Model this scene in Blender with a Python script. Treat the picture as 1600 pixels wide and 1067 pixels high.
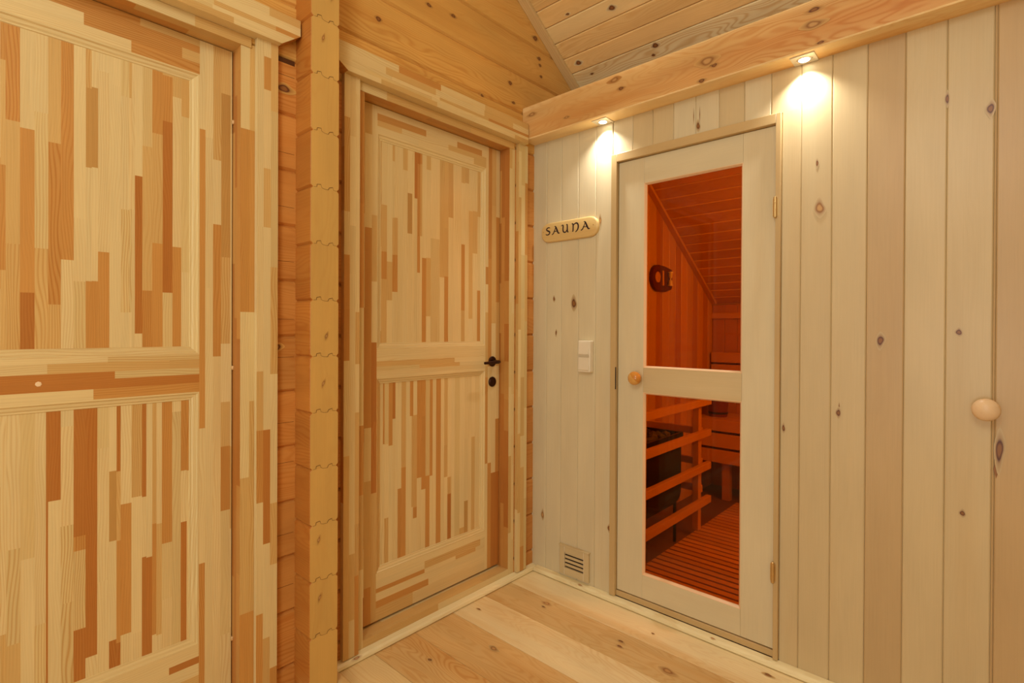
import bpy, bmesh, math, random
from mathutils import Vector, Matrix
for o in list(bpy.data.objects): bpy.data.objects.remove(o, do_unlink=True)
S = bpy.context.scene
COL = S.collection
# ------------------------------------------------------------------ camera
yw, pt, rl = [math.radians(a) for a in (42.33, -0.2692, 0.2667)]
fw = Vector((-math.sin(yw), math.cos(yw), 0)); rt = Vector((math.cos(yw), math.sin(yw), 0)); up = Vector((0, 0, 1))
F = fw*math.cos(pt)+up*math.sin(pt); U2 = up*math.cos(pt)-fw*math.sin(pt)
RR = rt*math.cos(rl)+U2*math.sin(rl); UU = U2*math.cos(rl)-rt*math.sin(rl)
cam = bpy.data.cameras.new('camera'); co = bpy.data.objects.new('camera', cam); COL.objects.link(co)
m = Matrix((RR, UU, -F)).transposed().to_4x4(); m.translation = Vector((1.6511, -1.969, 1.17)); co.matrix_world = m
cam.sensor_width = 36; cam.lens = 815.2/1600*36; cam.shift_y = -14.38/1600; cam.clip_start = 0.02
S.camera = co
# ------------------------------------------------------------------ world, lights, exposure
S.view_settings.view_transform = 'Standard'; S.view_settings.look = 'None'
S.view_settings.exposure = -0.06; S.view_settings.gamma = 1; S.view_settings.use_curve_mapping = False
W = bpy.data.worlds.new('world'); S.world = W; W.use_nodes = True
W.node_tree.nodes['Background'].inputs[0].default_value = (0.975, 1.0, 0.965, 1)
W.node_tree.nodes['Background'].inputs[1].default_value = 1.0
def area(name, loc, rot, sx, sy, power, col):
    l = bpy.data.lights.new(name, 'AREA'); l.shape = 'RECTANGLE'; l.size = sx; l.size_y = sy; l.energy = power; l.color = col
    o = bpy.data.objects.new(name, l); COL.objects.link(o); o.location = loc; o.rotation_euler = rot; return o
pl_ = bpy.data.lights.new('hall_overhead_fill', 'POINT'); pl_.energy = 48; pl_.color = (.98, 1, .92); pl_.shadow_soft_size = .35  # unseen fill light added overhead to brighten ceiling and walls
po = bpy.data.objects.new('hall_overhead_fill', pl_); COL.objects.link(po); po.location = (1.55, -2.75, 2.45)
wl_ = bpy.data.lights.new('hall_low_fill', 'POINT'); wl_.energy = 38; wl_.color = (.98, 1, .92); wl_.shadow_soft_size = .3  # unseen low fill added behind the camera to even out the light
wo = bpy.data.objects.new('hall_low_fill', wl_); COL.objects.link(wo); wo.location = (1.7, -3.3, 1.0)
sl_ = bpy.data.lights.new('sauna_light', 'POINT'); sl_.energy = 80; sl_.color = (1, .90, .74); sl_.shadow_soft_size = .09
so = bpy.data.objects.new('sauna_light', sl_); COL.objects.link(so); so.location = (1.9, .62, 1.72)
SPOTS = [(.415, -.034), (1.196, -.034)]
for (sx, sy) in SPOTS:
    l = bpy.data.lights.new('spot_beam', 'SPOT'); l.energy = 19; l.color = (1, .985, .97); l.spot_size = math.radians(116); l.spot_blend = 1; l.shadow_soft_size = .012
    o = bpy.data.objects.new('spot_beam', l); COL.objects.link(o); o.location = (sx, sy, 2.068)
# ------------------------------------------------------------------ materials
def lin(c):
    def f(v):
        v /= 255.0
        return v/12.92 if v <= .04045 else ((v+.055)/1.055)**2.4
    return (f(c[0]), f(c[1]), f(c[2]))
def wood(name, heart=.35, freq=110, dist=3.5, ring=.5, fine=.10, blotch=.12, rough=.42, bump=.12, dark=(.80, .60, .40)):
    m = bpy.data.materials.new(name); m.use_nodes = True; nt = m.node_tree; N = nt.nodes; L = nt.links
    b = N['Principled BSDF']
    def nd(t, **k):
        n = N.new(t)
        for a, v in k.items(): setattr(n, a, v)
        return n
    def math_(op, a, c=None):
        n = nd('ShaderNodeMath', operation=op)
        for i, x in enumerate((a, c)):
            if x is None: continue
            if isinstance(x, (int, float)): n.inputs[i].default_value = x
            else: L.new(x, n.inputs[i])
        return n.outputs[0]
    at = nd('ShaderNodeAttribute', attribute_name='tone')
    uv = nd('ShaderNodeUVMap', uv_map='UVMap')
    sep = nd('ShaderNodeSeparateXYZ'); L.new(uv.outputs[0], sep.inputs[0])
    def noise(su, sv, detail=2, scale=1.0, rough_=.5):
        c = nd('ShaderNodeCombineXYZ'); L.new(math_('MULTIPLY', sep.outputs[0], su), c.inputs[0]); L.new(math_('MULTIPLY', sep.outputs[1], sv), c.inputs[1])
        n = nd('ShaderNodeTexNoise'); n.inputs['Scale'].default_value = scale; n.inputs['Detail'].default_value = detail; n.inputs['Roughness'].default_value = rough_
        L.new(c.outputs[0], n.inputs['Vector']); return n.outputs['Fac']
    n1 = noise(9, 1.7, 2)
    ph = math_('ADD', math_('MULTIPLY', sep.outputs[0], freq), math_('MULTIPLY', n1, dist*4))
    s = math_('ADD', math_('MULTIPLY', math_('SINE', math_('MULTIPLY', ph, 6.2832)), .5), .5)
    s = math_('POWER', s, 2.2)
    hn = noise(10, .75, 2); hr = nd('ShaderNodeMapRange'); L.new(hn, hr.inputs[0]); hr.inputs[1].default_value = .50; hr.inputs[2].default_value = .70; hr.inputs[4].default_value = heart
    low = noise(2.3, .35, 1)
    mr = nd('ShaderNodeMapRange'); L.new(low, mr.inputs[0]); mr.inputs[1].default_value = .38; mr.inputs[2].default_value = .62
    st = math_('MULTIPLY', math_('MULTIPLY', s, math_('ADD', math_('MULTIPLY', mr.outputs[0], .8), .2)), math_('MULTIPLY', at.outputs['Alpha'], ring))
    mul = nd('ShaderNodeVectorMath', operation='MULTIPLY'); L.new(at.outputs['Color'], mul.inputs[0]); mul.inputs[1].default_value = dark
    mx = nd('ShaderNodeMix', data_type='RGBA'); L.new(st, mx.inputs[0]); L.new(at.outputs['Color'], mx.inputs[6]); L.new(mul.outputs[0], mx.inputs[7])
    mu2 = nd('ShaderNodeVectorMath', operation='MULTIPLY'); L.new(mx.outputs[2], mu2.inputs[0]); mu2.inputs[1].default_value = (.86, .66, .42)
    mx2 = nd('ShaderNodeMix', data_type='RGBA'); L.new(hr.outputs[0], mx2.inputs[0]); L.new(mx.outputs[2], mx2.inputs[6]); L.new(mu2.outputs[0], mx2.inputs[7])
    fn = noise(420, 5, 3); bl = noise(9, 2.2, 3)
    k = math_('ADD', math_('MULTIPLY', math_('SUBTRACT', fn, .5), fine*2), math_('MULTIPLY', math_('SUBTRACT', bl, .5), blotch*2))
    k = math_('ADD', k, 1.0)
    sc = nd('ShaderNodeVectorMath', operation='SCALE'); L.new(mx2.outputs[2], sc.inputs[0]); L.new(k, sc.inputs['Scale'])
    L.new(sc.outputs[0], b.inputs['Base Color'])
    b.inputs['Roughness'].default_value = rough; b.inputs['Specular IOR Level'].default_value = .3
    if bump:
        bp = nd('ShaderNodeBump'); bp.inputs['Strength'].default_value = bump; bp.inputs['Distance'].default_value = .002
        L.new(math_('ADD', fn, math_('MULTIPLY', st, -.6)), bp.inputs['Height']); L.new(bp.outputs[0], b.inputs['Normal'])
    return m
def plain(name, rgb, rough=.5, metal=0, emit=None, spec=.5, noise=0):
    m = bpy.data.materials.new(name); m.use_nodes = True; b = m.node_tree.nodes['Principled BSDF']
    b.inputs['Base Color'].default_value = (*lin(rgb), 1); b.inputs['Roughness'].default_value = rough; b.inputs['Metallic'].default_value = metal
    b.inputs['Specular IOR Level'].default_value = spec
    N = m.node_tree.nodes; L = m.node_tree.links
    if noise:
        t = N.new('ShaderNodeTexCoord'); n = N.new('ShaderNodeTexNoise'); n.inputs['Scale'].default_value = 60; n.inputs['Detail'].default_value = 4
        L.new(t.outputs['Object'], n.inputs['Vector']); r = N.new('ShaderNodeMapRange'); r.inputs[3].default_value = 1-noise; r.inputs[4].default_value = 1+noise
        L.new(n.outputs['Fac'], r.inputs[0]); s = N.new('ShaderNodeVectorMath'); s.operation = 'SCALE'; s.inputs[0].default_value = lin(rgb); L.new(r.outputs[0], s.inputs['Scale'])
        L.new(s.outputs[0], b.inputs['Base Color'])
    if emit: b.inputs['Emission Color'].default_value = (*lin(emit[0]), 1); b.inputs['Emission Strength'].default_value = emit[1]
    return m
M_LAM = wood('pine_edge_glued', heart=.22, freq=170, dist=3.2, ring=.85, fine=.12, blotch=.10, rough=.38)
M_LOG = wood('pine_log', heart=.45, freq=75, dist=4.2, ring=.6, fine=.08, blotch=.22, rough=.45)
M_PLANK = wood('aspen_plank', heart=.14, freq=70, dist=2.5, ring=.10, fine=.06, blotch=.12, rough=.34, bump=.08, dark=(.86, .78, .66))
M_FLOOR = wood('pine_floor', heart=.6, freq=60, dist=5.5, ring=.75, fine=.05, blotch=.20, rough=.40, dark=(.84, .66, .46))
M_CEIL = wood('pine_ceiling', heart=.4, freq=70, dist=5.0, ring=.8, fine=.06, blotch=.22, rough=.5, dark=(.78, .60, .40))
M_BEAM = wood('pine_beam', heart=.85, freq=48, dist=6.0, ring=.9, fine=.06, blotch=.24, rough=.42, dark=(.82, .58, .36))
M_END = wood('pine_end_grain', heart=.1, freq=36, dist=3.0, ring=.18, fine=.05, blotch=.16, rough=.6, bump=.05)
M_BRONZE = plain('dark_bronze', (58, 34, 24), .35, .85, noise=.15)
M_HINGE = plain('hinge_metal', (206, 166, 112), .45, .3, noise=.05)
M_BRASS = plain('aged_brass', (205, 172, 112), .35, .8, noise=.12)
M_STEEL = plain('brushed_white_metal', (225, 215, 195), .35, .3, noise=.04)
M_WHITE = plain('ivory_plastic', (228, 214, 184), .35, noise=.02)
M_DARK = plain('dark_gap', (40, 22, 12), .8, noise=.1)
M_BLACK = plain('stove_black', (28, 22, 20), .45, .4, noise=.3)
M_STONE = plain('stove_stone', (90, 84, 80), .9, noise=.4)
M_INK = plain('burnt_lettering', (46, 16, 22), .5, noise=.1)
M_LENS = plain('lamp_lens', (255, 250, 240), .3, emit=((255, 246, 225), 14))
M_TILE = plain('sauna_floor_tile', (110, 70, 60), .5, noise=.12)
M_SANDGLASS = plain('pale_glass', (225, 215, 205), .1, noise=.03)
def glass_mat():
    m = bpy.data.materials.new('bronze_tinted_glass'); m.use_nodes = True; N = m.node_tree.nodes; L = m.node_tree.links
    N.remove(N['Principled BSDF']); out = N['Material Output']
    t = N.new('ShaderNodeBsdfTransparent'); t.inputs[0].default_value = (.66, .37, .07, 1)
    g = N.new('ShaderNodeBsdfGlossy'); g.inputs['Roughness'].default_value = .02; g.inputs[0].default_value = (.8, .8, .8, 1)
    f = N.new('ShaderNodeFresnel'); f.inputs[0].default_value = 1.5
    x = N.new('ShaderNodeMath'); x.operation = 'MULTIPLY'; x.inputs[1].default_value = .5; L.new(f.outputs[0], x.inputs[0])
    mx = N.new('ShaderNodeMixShader'); L.new(x.outputs[0], mx.inputs[0]); L.new(t.outputs[0], mx.inputs[1]); L.new(g.outputs[0], mx.inputs[2]); L.new(mx.outputs[0], out.inputs[0])
    return m
M_GLASS = glass_mat()
# tones: (sRGB colour, grain strength)
T = {'L': ((223, 199, 142), .5), 'S': ((216, 190, 130), 1.0), 'M': ((210, 172, 106), .75), 'O': ((200, 146, 76), .9), 'D': ((184, 121, 56), .7), 'G': ((192, 148, 82), .4),
     'log': ((216, 168, 90), .9), 'logd': ((184, 118, 48), 1.0), 'end': ((208, 166, 90), .6), 'edge': ((222, 176, 104), .4),
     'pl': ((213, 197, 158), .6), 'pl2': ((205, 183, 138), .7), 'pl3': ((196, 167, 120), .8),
     'fw': ((220, 181, 118), 1.0), 'fl': ((238, 216, 164), .8), 'fo': ((214, 180, 120), .8), 'fm': ((228, 200, 142), .9),
     'ce': ((242, 224, 172), .9), 'ce2': ((236, 208, 148), .5), 'ceo': ((236, 200, 134), .9), 'bm': ((210, 166, 100), .9), 'tr': ((216, 186, 130), .4),
     'bb': ((236, 220, 170), .4), 'kd': ((92, 48, 30), .1), 'km': ((146, 98, 52), .2), 'kc': ((196, 152, 94), .3), 'crack': ((84, 48, 20), .0), 'sa': ((206, 160, 104), .7), 'sad': ((186, 132, 82), .7)}
def tone(k, j=0, rnd=random):
    if isinstance(k, str): c, a = T[k]
    else: c, a = k
    c = lin(c)
    if j:
        f = 1+rnd.uniform(-j, j); g = 1+rnd.uniform(-j, j)*.25
        c = (c[0]*f, c[1]*f*g, c[2]*f*g*g)
    return (c[0], c[1], c[2], a)
# ------------------------------------------------------------------ mesh builder
class MB:
    def __init__(s, seed=1, base='log'): s.f = []; s.r = random.Random(seed); s.base = base
    def off(s): return (s.r.uniform(0, 40), s.r.uniform(0, 40))
    def poly(s, pts, uvs, col, mi=0):
        cols = [col]*len(pts) if not isinstance(col, list) else col
        s.f.append(([Vector(p) for p in pts], uvs, cols, mi))
    def pface(s, pts, U, V, col, o=(0, 0), mi=0):
        U = Vector(U); V = Vector(V)
        s.poly(pts, [(Vector(p).dot(U)+o[0], Vector(p).dot(V)+o[1]) for p in pts], col, mi)
    def box(s, lo, hi, ax, col, mi=0, end=None, skip=''):
        lo = Vector(lo); hi = Vector(hi); o = s.off(); ax = 'xyz'.index(ax); names = 'xyz'
        for a in range(3):
            b, c = [i for i in range(3) if i != a]
            for sgn, v in ((-1, lo[a]), (1, hi[a])):
                if ('-+'[sgn > 0]+names[a]) in skip: continue
                q = []
                for (i, j) in ((0, 0), (1, 0), (1, 1), (0, 1)):
                    p = [0, 0, 0]; p[a] = v; p[b] = (lo, hi)[i][b]; p[c] = (lo, hi)[j][c]; q.append(p)
                n = Vector(q[1])-Vector(q[0]); n = n.cross(Vector(q[3])-Vector(q[0]))
                if n[a]*sgn < 0: q.reverse()
                e = [0, 0, 0]; f = [0, 0, 0]
                if a == ax: e[b] = 1; f[c] = 1; cc = end or col
                else: f[ax] = 1; e[3-a-ax] = 1; cc = col
                s.pface(q, e, f, cc, (o[0]+a*3.3, o[1]), mi)
    def prism(s, prof, ax, a0, a1, col, mi=0, end=None, cols=None, endmi=None):
        """prof: list of 2-D points in the plane perpendicular to ax (cyclic order of the remaining axes), CCW"""
        k = 'xyz'.index(ax); o = s.off(); b, c = [(1, 2), (0, 2), (0, 1)][k]
        def P(p, t):
            v = [0, 0, 0]; v[k] = t; v[b] = p[0]; v[c] = p[1]; return Vector(v)
        n = len(prof); cum = 0
        for i in range(n):
            p, q = prof[i], prof[(i+1) % n]; d = math.hypot(q[0]-p[0], q[1]-p[1])
            pts = [P(p, a0), P(q, a0), P(q, a1), P(p, a1)]
            cc = cols[i] if cols else col
            s.poly(pts, [(o[0]+cum, o[1]+a0), (o[0]+cum+d, o[1]+a0), (o[0]+cum+d, o[1]+a1), (o[0]+cum, o[1]+a1)], cc, mi); cum += d
        for t in (a0, a1):
            s.poly([P(p, t) for p in prof], [(p[0]+o[0], p[1]+o[1]) for p in prof], end or col, mi if endmi is None else endmi)
    def lam(s, P, U, V, w, h, cw=.02, pl=(.14, .45), pal='LLLLSSMMMOOG', jit=.05):
        """edge-glued lamellas on a rectangle: U across, V along the grain"""
        P = Vector(P); U = Vector(U); V = Vector(V); x = 0
        n = max(1, round(w/cw)); cuts = [0]+sorted(min(w, max(0, w*(i+s.r.uniform(-.22, .22))/n)) for i in range(1, n))+[w]
        for i in range(n):
            a, b = cuts[i], cuts[i+1]; z = -s.r.uniform(0, pl[1])
            while z < h:
                L_ = s.r.uniform(*pl); z0 = max(0, z); z1 = min(h, z+L_)
                if z1 > z0:
                    o = s.off()
                    s.poly([P+U*a+V*z0, P+U*b+V*z0, P+U*b+V*z1, P+U*a+V*z1], [(o[0]+a, o[1]+z0), (o[0]+b, o[1]+z0), (o[0]+b, o[1]+z1), (o[0]+a, o[1]+z1)], tone(s.r.choice(pal), jit, s.r))
                z += L_
    def lambox(s, lo, hi, ax, **k):
        lo = Vector(lo); hi = Vector(hi); g = 'xyz'.index(ax)
        for a in range(3):
            if a == g: continue
            u = 3-a-g; U = Vector([0, 0, 0]); U[u] = 1; V = Vector([0, 0, 0]); V[g] = 1
            for v in (lo[a], hi[a]):
                P = Vector(lo); P[a] = v; s.lam(P, U, V, hi[u]-lo[u], hi[g]-lo[g], **k)
        b, c = [i for i in range(3) if i != g]
        for v in (lo[g], hi[g]):
            q = []
            for (i, j) in ((0, 0), (1, 0), (1, 1), (0, 1)):
                p = [0, 0, 0]; p[g] = v; p[b] = (lo, hi)[i][b]; p[c] = (lo, hi)[j][c]; q.append(p)
            s.pface(q, [1 if i == b else 0 for i in range(3)], [1 if i == c else 0 for i in range(3)], tone('M'))
    def knot(s, C_, U, V, N_, ru, rv, kind='kd', base=None):
        """a knot: heart, dark ring and the wood darkening around it, drawn out along the grain (V)"""
        C_ = Vector(C_); U = Vector(U); V = Vector(V); N_ = Vector(N_)*.0006; n = 20; o = s.off(); ph_ = s.r.uniform(0, 6); ru *= .8; rv *= .85
        base = base or s.base
        def ringp(f, e, h):
            out = []
            for i in range(n):
                a = 2*math.pi*i/n; k = 1+.10*math.sin(ph_+2*a)+.07*math.sin(3*a-ph_)
                out.append(C_+N_*h+U*(math.cos(a)*ru*f*k)+V*(math.sin(a)*rv*f*k*(1+(e-1)*abs(math.sin(a))**6)))
            return out
        rings = [ringp(.5, 1, 1), ringp(.9, 1.05, 1), ringp(1.15, 1.2, 1), ringp(1.7, 1.5, 1)]
        ck = tone(kind); cm = tone('km'); c0 = cm if kind == 'kd' else tone('kc'); cb = tone(base); mid = tuple(.55*cm[q]+.45*cb[q] for q in range(4))
        lay = [c0, ck, mid, cb]; cen = C_+N_
        for i in range(n):
            j = (i+1) % n; uv = [(o[0], o[1])]*4
            s.poly([cen, rings[0][i], rings[0][j]], uv[:3], [c0, c0, c0])
            for q in range(3): s.poly([rings[q][i], rings[q+1][i], rings[q+1][j], rings[q][j]], uv, [lay[q] if q == 0 else lay[q], lay[q+1], lay[q+1], lay[q]])
    def tube(s, pts, r, col=(.5, .5, .5, 1), n=14, mi=0, caps=True):
        pts = [Vector(p) for p in pts]; rs = r if isinstance(r, (list, tuple)) else [r]*len(pts); rings = []
        for i, p in enumerate(pts):
            d = (pts[min(i+1, len(pts)-1)]-pts[max(i-1, 0)]).normalized(); a = d.orthogonal().normalized() if i == 0 else None
            if i == 0: ref = a
            a = (ref-d*ref.dot(d)).normalized(); ref = a; b = d.cross(a)
            rings.append([p+(a*math.cos(2*math.pi*k/n)+b*math.sin(2*math.pi*k/n))*rs[i] for k in range(n)])
        for i in range(len(pts)-1):
            for k in range(n):
                l = (k+1) % n; s.poly([rings[i][k], rings[i][l], rings[i+1][l], rings[i+1][k]], [(k/n, i*.1), ((k+1)/n, i*.1), ((k+1)/n, i*.1+.1), (k/n, i*.1+.1)], col, mi)
        if caps:
            for rg in (rings[0][::-1], rings[-1]): s.poly(rg, [(0, 0)]*n, col, mi)
    def build(s, name, mats, parent=None, bevel=0, smooth=False, seg=2, recalc=True):
        me = bpy.data.meshes.new(name); base = parent.matrix_world.translation if parent else Vector((0, 0, 0))
        if parent:
            base = Vector(parent['_base']) if '_base' in parent else Vector((0, 0, 0))
        verts = []; faces = []; idx = {}
        for pts, uvs, cols, mi in s.f:
            fi = []
            for p in pts:
                key = (round(p.x, 5), round(p.y, 5), round(p.z, 5))
                if key not in idx: idx[key] = len(verts); verts.append(p-base)
                fi.append(idx[key])
            faces.append(fi)
        ok = [i for i, f in enumerate(faces) if len(set(f)) == len(f)]
        me.from_pydata(verts, [], [faces[i] for i in ok])
        me.uv_layers.new(name='UVMap'); me.color_attributes.new('tone', 'FLOAT_COLOR', 'CORNER')
        ul = me.uv_layers['UVMap']; ca = me.color_attributes['tone']
        li = 0
        for i, pg in zip(ok, me.polygons):
            pts, uvs, cols, mi = s.f[i]; pg.material_index = mi; pg.use_smooth = smooth
            for k in range(len(pts)):
                ul.data[li].uv = uvs[k]; ca.data[li].color = cols[k]; li += 1
        for mt in (mats if isinstance(mats, (list, tuple)) else [mats]): me.materials.append(mt)
        if recalc:
            bm = bmesh.new(); bm.from_mesh(me); bmesh.ops.recalc_face_normals(bm, faces=bm.faces); bm.to_mesh(me); bm.free()
        ob = bpy.data.objects.new(name, me); COL.objects.link(ob)
        if parent: ob.parent = parent
        if bevel:
            md = ob.modifiers.new('bevel', 'BEVEL'); md.width = bevel; md.segments = seg; md.limit_method = 'ANGLE'; md.angle_limit = math.radians(50)
        if smooth:
            md = ob.modifiers.new('es', 'EDGE_SPLIT'); md.split_angle = math.radians(40)
        return ob
def thing(name, loc, label, cat, group=None, kind=None):
    o = bpy.data.objects.new(name, None); COL.objects.link(o); o.location = loc; o.empty_display_size = .05; o['_base'] = list(loc)
    return tag(o, label, cat, group, kind)
def tag(o, label=None, cat=None, group=None, kind=None):
    if label: o['label'] = label
    if cat: o['category'] = cat
    if group: o['group'] = group
    if kind: o['kind'] = kind
    return o
def lathe(mb, c, axis, prof, col=(.5, .5, .5, 1), n=28, mi=0):
    """prof: (distance along axis, radius)"""
    A = Vector(axis).normalized(); a = A.orthogonal().normalized(); b = A.cross(a); c = Vector(c)
    rg = [[c+A*d+(a*math.cos(2*math.pi*k/n)+b*math.sin(2*math.pi*k/n))*max(r, 1e-5) for k in range(n)] for d, r in prof]
    for i in range(len(prof)-1):
        for k in range(n):
            l = (k+1) % n
            q = [rg[i][k], rg[i][l], rg[i+1][l], rg[i+1][k]]
            mb.poly(q, [(p.dot(a)*1.0, p.dot(b)*.6+p.dot(A)*.3) for p in q], col, mi)
    for r_ in (rg[0][::-1], rg[-1]): mb.poly(r_, [(p.dot(a), p.dot(b)) for p in r_], col, mi)
# lamella colours of the two doors: (y0, y1, [(tone, lower end z) ...])
D1U= [(-1.872,-1.863,[('O',1.803),('M',1.555),('O',1.306),('M',0)]),(-1.863,-1.838,[('O',1.664),('M',1.37),('M',0)]),(-1.838,-1.812,[('L',1.652),('O',1.255),('D',0)]),(-1.812,-1.787,[('L',1.699),('S',1.365),('M',0)]),(-1.787,-1.763,[('M',1.631),('O',1.228),('M',0)]),(-1.763,-1.738,[('O',1.342),('L',0)]),(-1.738,-1.714,[('L',1.451),('L',1.289),('S',0)]),(-1.714,-1.702,[('M',1.791),('G',1.585),('L',1.291),('O',0)]),(-1.702,-1.689,[('L',1.796),('G',1.588),('L',1.292),('O',0)]),(-1.689,-1.665,[('L',1.844),('L',1.37),('O',0)]),(-1.665,-1.64,[('L',1.817),('L',1.401),('L',0)]),(-1.64,-1.622,[('S',1.794),('L',1.49),('S',1.212),('L',0)]),(-1.622,-1.616,[('M',1.794),('L',1.493),('S',1.213),('L',0)]),(-1.616,-1.609,[('L',1.494),('L',0)]),(-1.609,-1.592,[('L',1.587),('D',1.155),('L',0)]),(-1.592,-1.569,[('S',1.673),('M',1.274),('O',0)]),(-1.569,-1.544,[('O',1.715),('M',1.408),('O',0)]),(-1.544,-1.52,[('M',1.885),('O',1.756),('D',1.271),('S',0)]),(-1.52,-1.498,[('M',1.832),('L',1.403),('O',0)]),(-1.498,-1.475,[('M',1.782),('S',1.333),('L',0)]),(-1.475,-1.46,[('L',0)])]
D1L= [(-1.872,-1.862,[('L',0.44),('M',0)]),(-1.862,-1.837,[('L',0.638),('S',0.409),('M',0)]),(-1.837,-1.812,[('S',0.607),('L',0)]),(-1.812,-1.791,[('L',0.438),('S',0)]),(-1.791,-1.787,[('D',0)]),(-1.787,-1.763,[('D',0.737),('L',0)]),(-1.763,-1.738,[('L',0.92),('L',0.668),('S',0.471),('S',0)]),(-1.738,-1.714,[('D',0.634),('O',0.597),('S',0.394),('D',0)]),(-1.714,-1.69,[('D',0.631),('D',0.313),('L',0)]),(-1.69,-1.665,[('S',0.853),('L',0.501),('L',0)]),(-1.665,-1.649,[('L',0.788),('G',0.601),('L',0.335),('D',0)]),(-1.649,-1.64,[('D',0.785),('M',0.598),('O',0.323),('D',0)]),(-1.64,-1.616,[('L',0.694),('O',0.34),('L',0)]),(-1.616,-1.592,[('M',0.707),('L',0.333),('L',0)]),(-1.592,-1.582,[('D',0.703),('L',0.536),('D',0)]),(-1.582,-1.568,[('L',0.532),('D',0)]),(-1.568,-1.558,[('M',0.622),('O',0.31),('L',0)]),(-1.558,-1.545,[('L',0.619),('M',0.305),('L',0)]),(-1.545,-1.52,[('O',0.559),('S',0.4),('L',0)]),(-1.52,-1.498,[('L',0.93),('S',0)]),(-1.498,-1.483,[('O',0.757),('L',0.608),('D',0)]),(-1.483,-1.475,[('O',0.755),('L',0)]),(-1.475,-1.46,[('L',0)])]
D1S= [(-1.455,-1.439,[('L',1.756),('O',0.875),('L',0.476),('O',0)]),(-1.439,-1.418,[('L',1.736),('L',1.29),('L',0)]),(-1.418,-1.396,[('M',1.675),('L',1.482),('O',1.086),('L',0)]),(-1.396,-1.37,[('M',1.88),('G',1.386),('M',1.124),('L',0.947),('M',0.812),('O',0.617),('S',0.239),('L',0)])]
D2U= [(-0.825,-0.8,[('L',1.65),('M',1.47),('O',1.364),('M',0)]),(-0.8,-0.775,[('L',1.433),('M',1.283),('L',0)]),(-0.775,-0.765,[('M',1.828),('L',1.607),('M',1.462),('O',1.317),('L',0)]),(-0.765,-0.75,[('L',1.609),('M',1.463),('O',1.317),('L',0)]),(-0.75,-0.725,[('L',1.526),('L',0)]),(-0.725,-0.703,[('M',1.806),('L',0)]),(-0.703,-0.68,[('L',1.718),('G',1.556),('L',1.373),('L',0)]),(-0.68,-0.669,[('L',0)]),(-0.669,-0.655,[('D',1.703),('L',0)]),(-0.655,-0.64,[('D',1.846),('O',1.551),('O',1.402),('L',0)]),(-0.64,-0.63,[('O',1.849),('M',1.553),('L',0)]),(-0.63,-0.608,[('L',1.465),('O',0)]),(-0.608,-0.585,[('M',1.834),('L',1.468),('M',1.225),('L',0)]),(-0.585,-0.536,[('L',1.552),('S',0)]),(-0.536,-0.51,[('M',1.393),('L',0)]),(-0.51,-0.488,[('M',1.607),('M',1.398),('O',0)]),(-0.488,-0.461,[('M',1.655),('L',0)]),(-0.461,-0.413,[('L',0)]),(-0.413,-0.392,[('M',1.82),('L',1.548),('O',1.255),('M',0)]),(-0.392,-0.368,[('M',1.824),('L',0)]),(-0.368,-0.344,[('L',1.703),('M',1.219),('L',0)]),(-0.344,-0.315,[('L',1.707),('M',1.516),('L',0)]),(-0.315,-0.283,[('M',1.686),('L',1.349),('O',0)])]
D2L= [(-0.835,-0.815,[('L',0)]),(-0.815,-0.808,[('O',0.725),('L',0)]),(-0.808,-0.789,[('S',0.723),('L',0.436),('M',0)]),(-0.789,-0.771,[('O',0.715),('L',0)]),(-0.771,-0.758,[('D',0.818),('L',0)]),(-0.758,-0.746,[('L',0)]),(-0.746,-0.729,[('L',0.537),('O',0)]),(-0.729,-0.707,[('M',0.618),('O',0)]),(-0.707,-0.688,[('L',0)]),(-0.688,-0.679,[('O',0.819),('L',0)]),(-0.679,-0.671,[('O',0.818),('M',0.448),('L',0)]),(-0.671,-0.652,[('L',0.821),('M',0.444),('O',0.4),('L',0)]),(-0.652,-0.629,[('O',0.803),('O',0.56),('L',0)]),(-0.629,-0.608,[('O',0.811),('O',0.508),('L',0)]),(-0.608,-0.586,[('S',0.56),('O',0)]),(-0.586,-0.571,[('O',0.556),('L',0)]),(-0.571,-0.552,[('L',0)]),(-0.552,-0.526,[('O',0)]),(-0.526,-0.507,[('L',0)]),(-0.507,-0.488,[('M',0.672),('M',0.534),('L',0)]),(-0.488,-0.467,[('L',0.53),('M',0.457),('D',0)]),(-0.467,-0.448,[('L',0)]),(-0.448,-0.418,[('S',0)]),(-0.418,-0.39,[('L',0.289),('M',0)]),(-0.39,-0.368,[('L',0.682),('L',0.403),('G',0)]),(-0.368,-0.347,[('L',0)]),(-0.347,-0.326,[('L',0.684),('M',0)]),(-0.326,-0.283,[('L',0)])]
# ================================================================== SETTING
LZ = [.087+.1765*k for k in range(-1, 25)]; LZ[0] = 0.0       # log joints on the left wall
def roofz(y): return 2.665-.64*y
# ---- left log wall, with two door openings
b = MB(11)
def logprof(z0, z1, c=.008):
    return [(-.1, z0), (-.009, z0), (0, z0+c), (0, z1-c), (-.009, z1), (-.1, z1)]
for k in range(len(LZ)-1):
    z0, z1 = LZ[k], LZ[k+1]
    y1 = min(2.2, (2.66-z0)/.64); y0 = max(-4.2, -5.372-y1)
    if z1 <= 2.04: segs = [(y0, -2.19), (-1.318, -.972), (-.14, y1)]
    else: segs = [(y0 if z0 < 3 else y0, y1)]
    for (a, c) in segs:
        if c <= a: continue
        t = tone('log', .07, b.r) if z0 > 1.95 else tone(((202, 140, 70), 1.0), .09, b.r)
        b.prism(logprof(z0, z1), 'y', a, c, t)
        if z0 > .2 and z1 < 2.03 and a == -1.318:    # fine checks in the log faces
            for q in range(1):
                zz = z0+b.r.uniform(.04, .13); b.box((-.001, -1.26, zz), (.0005, -1.2, zz+.0009), 'y', tone('crack'))
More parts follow.
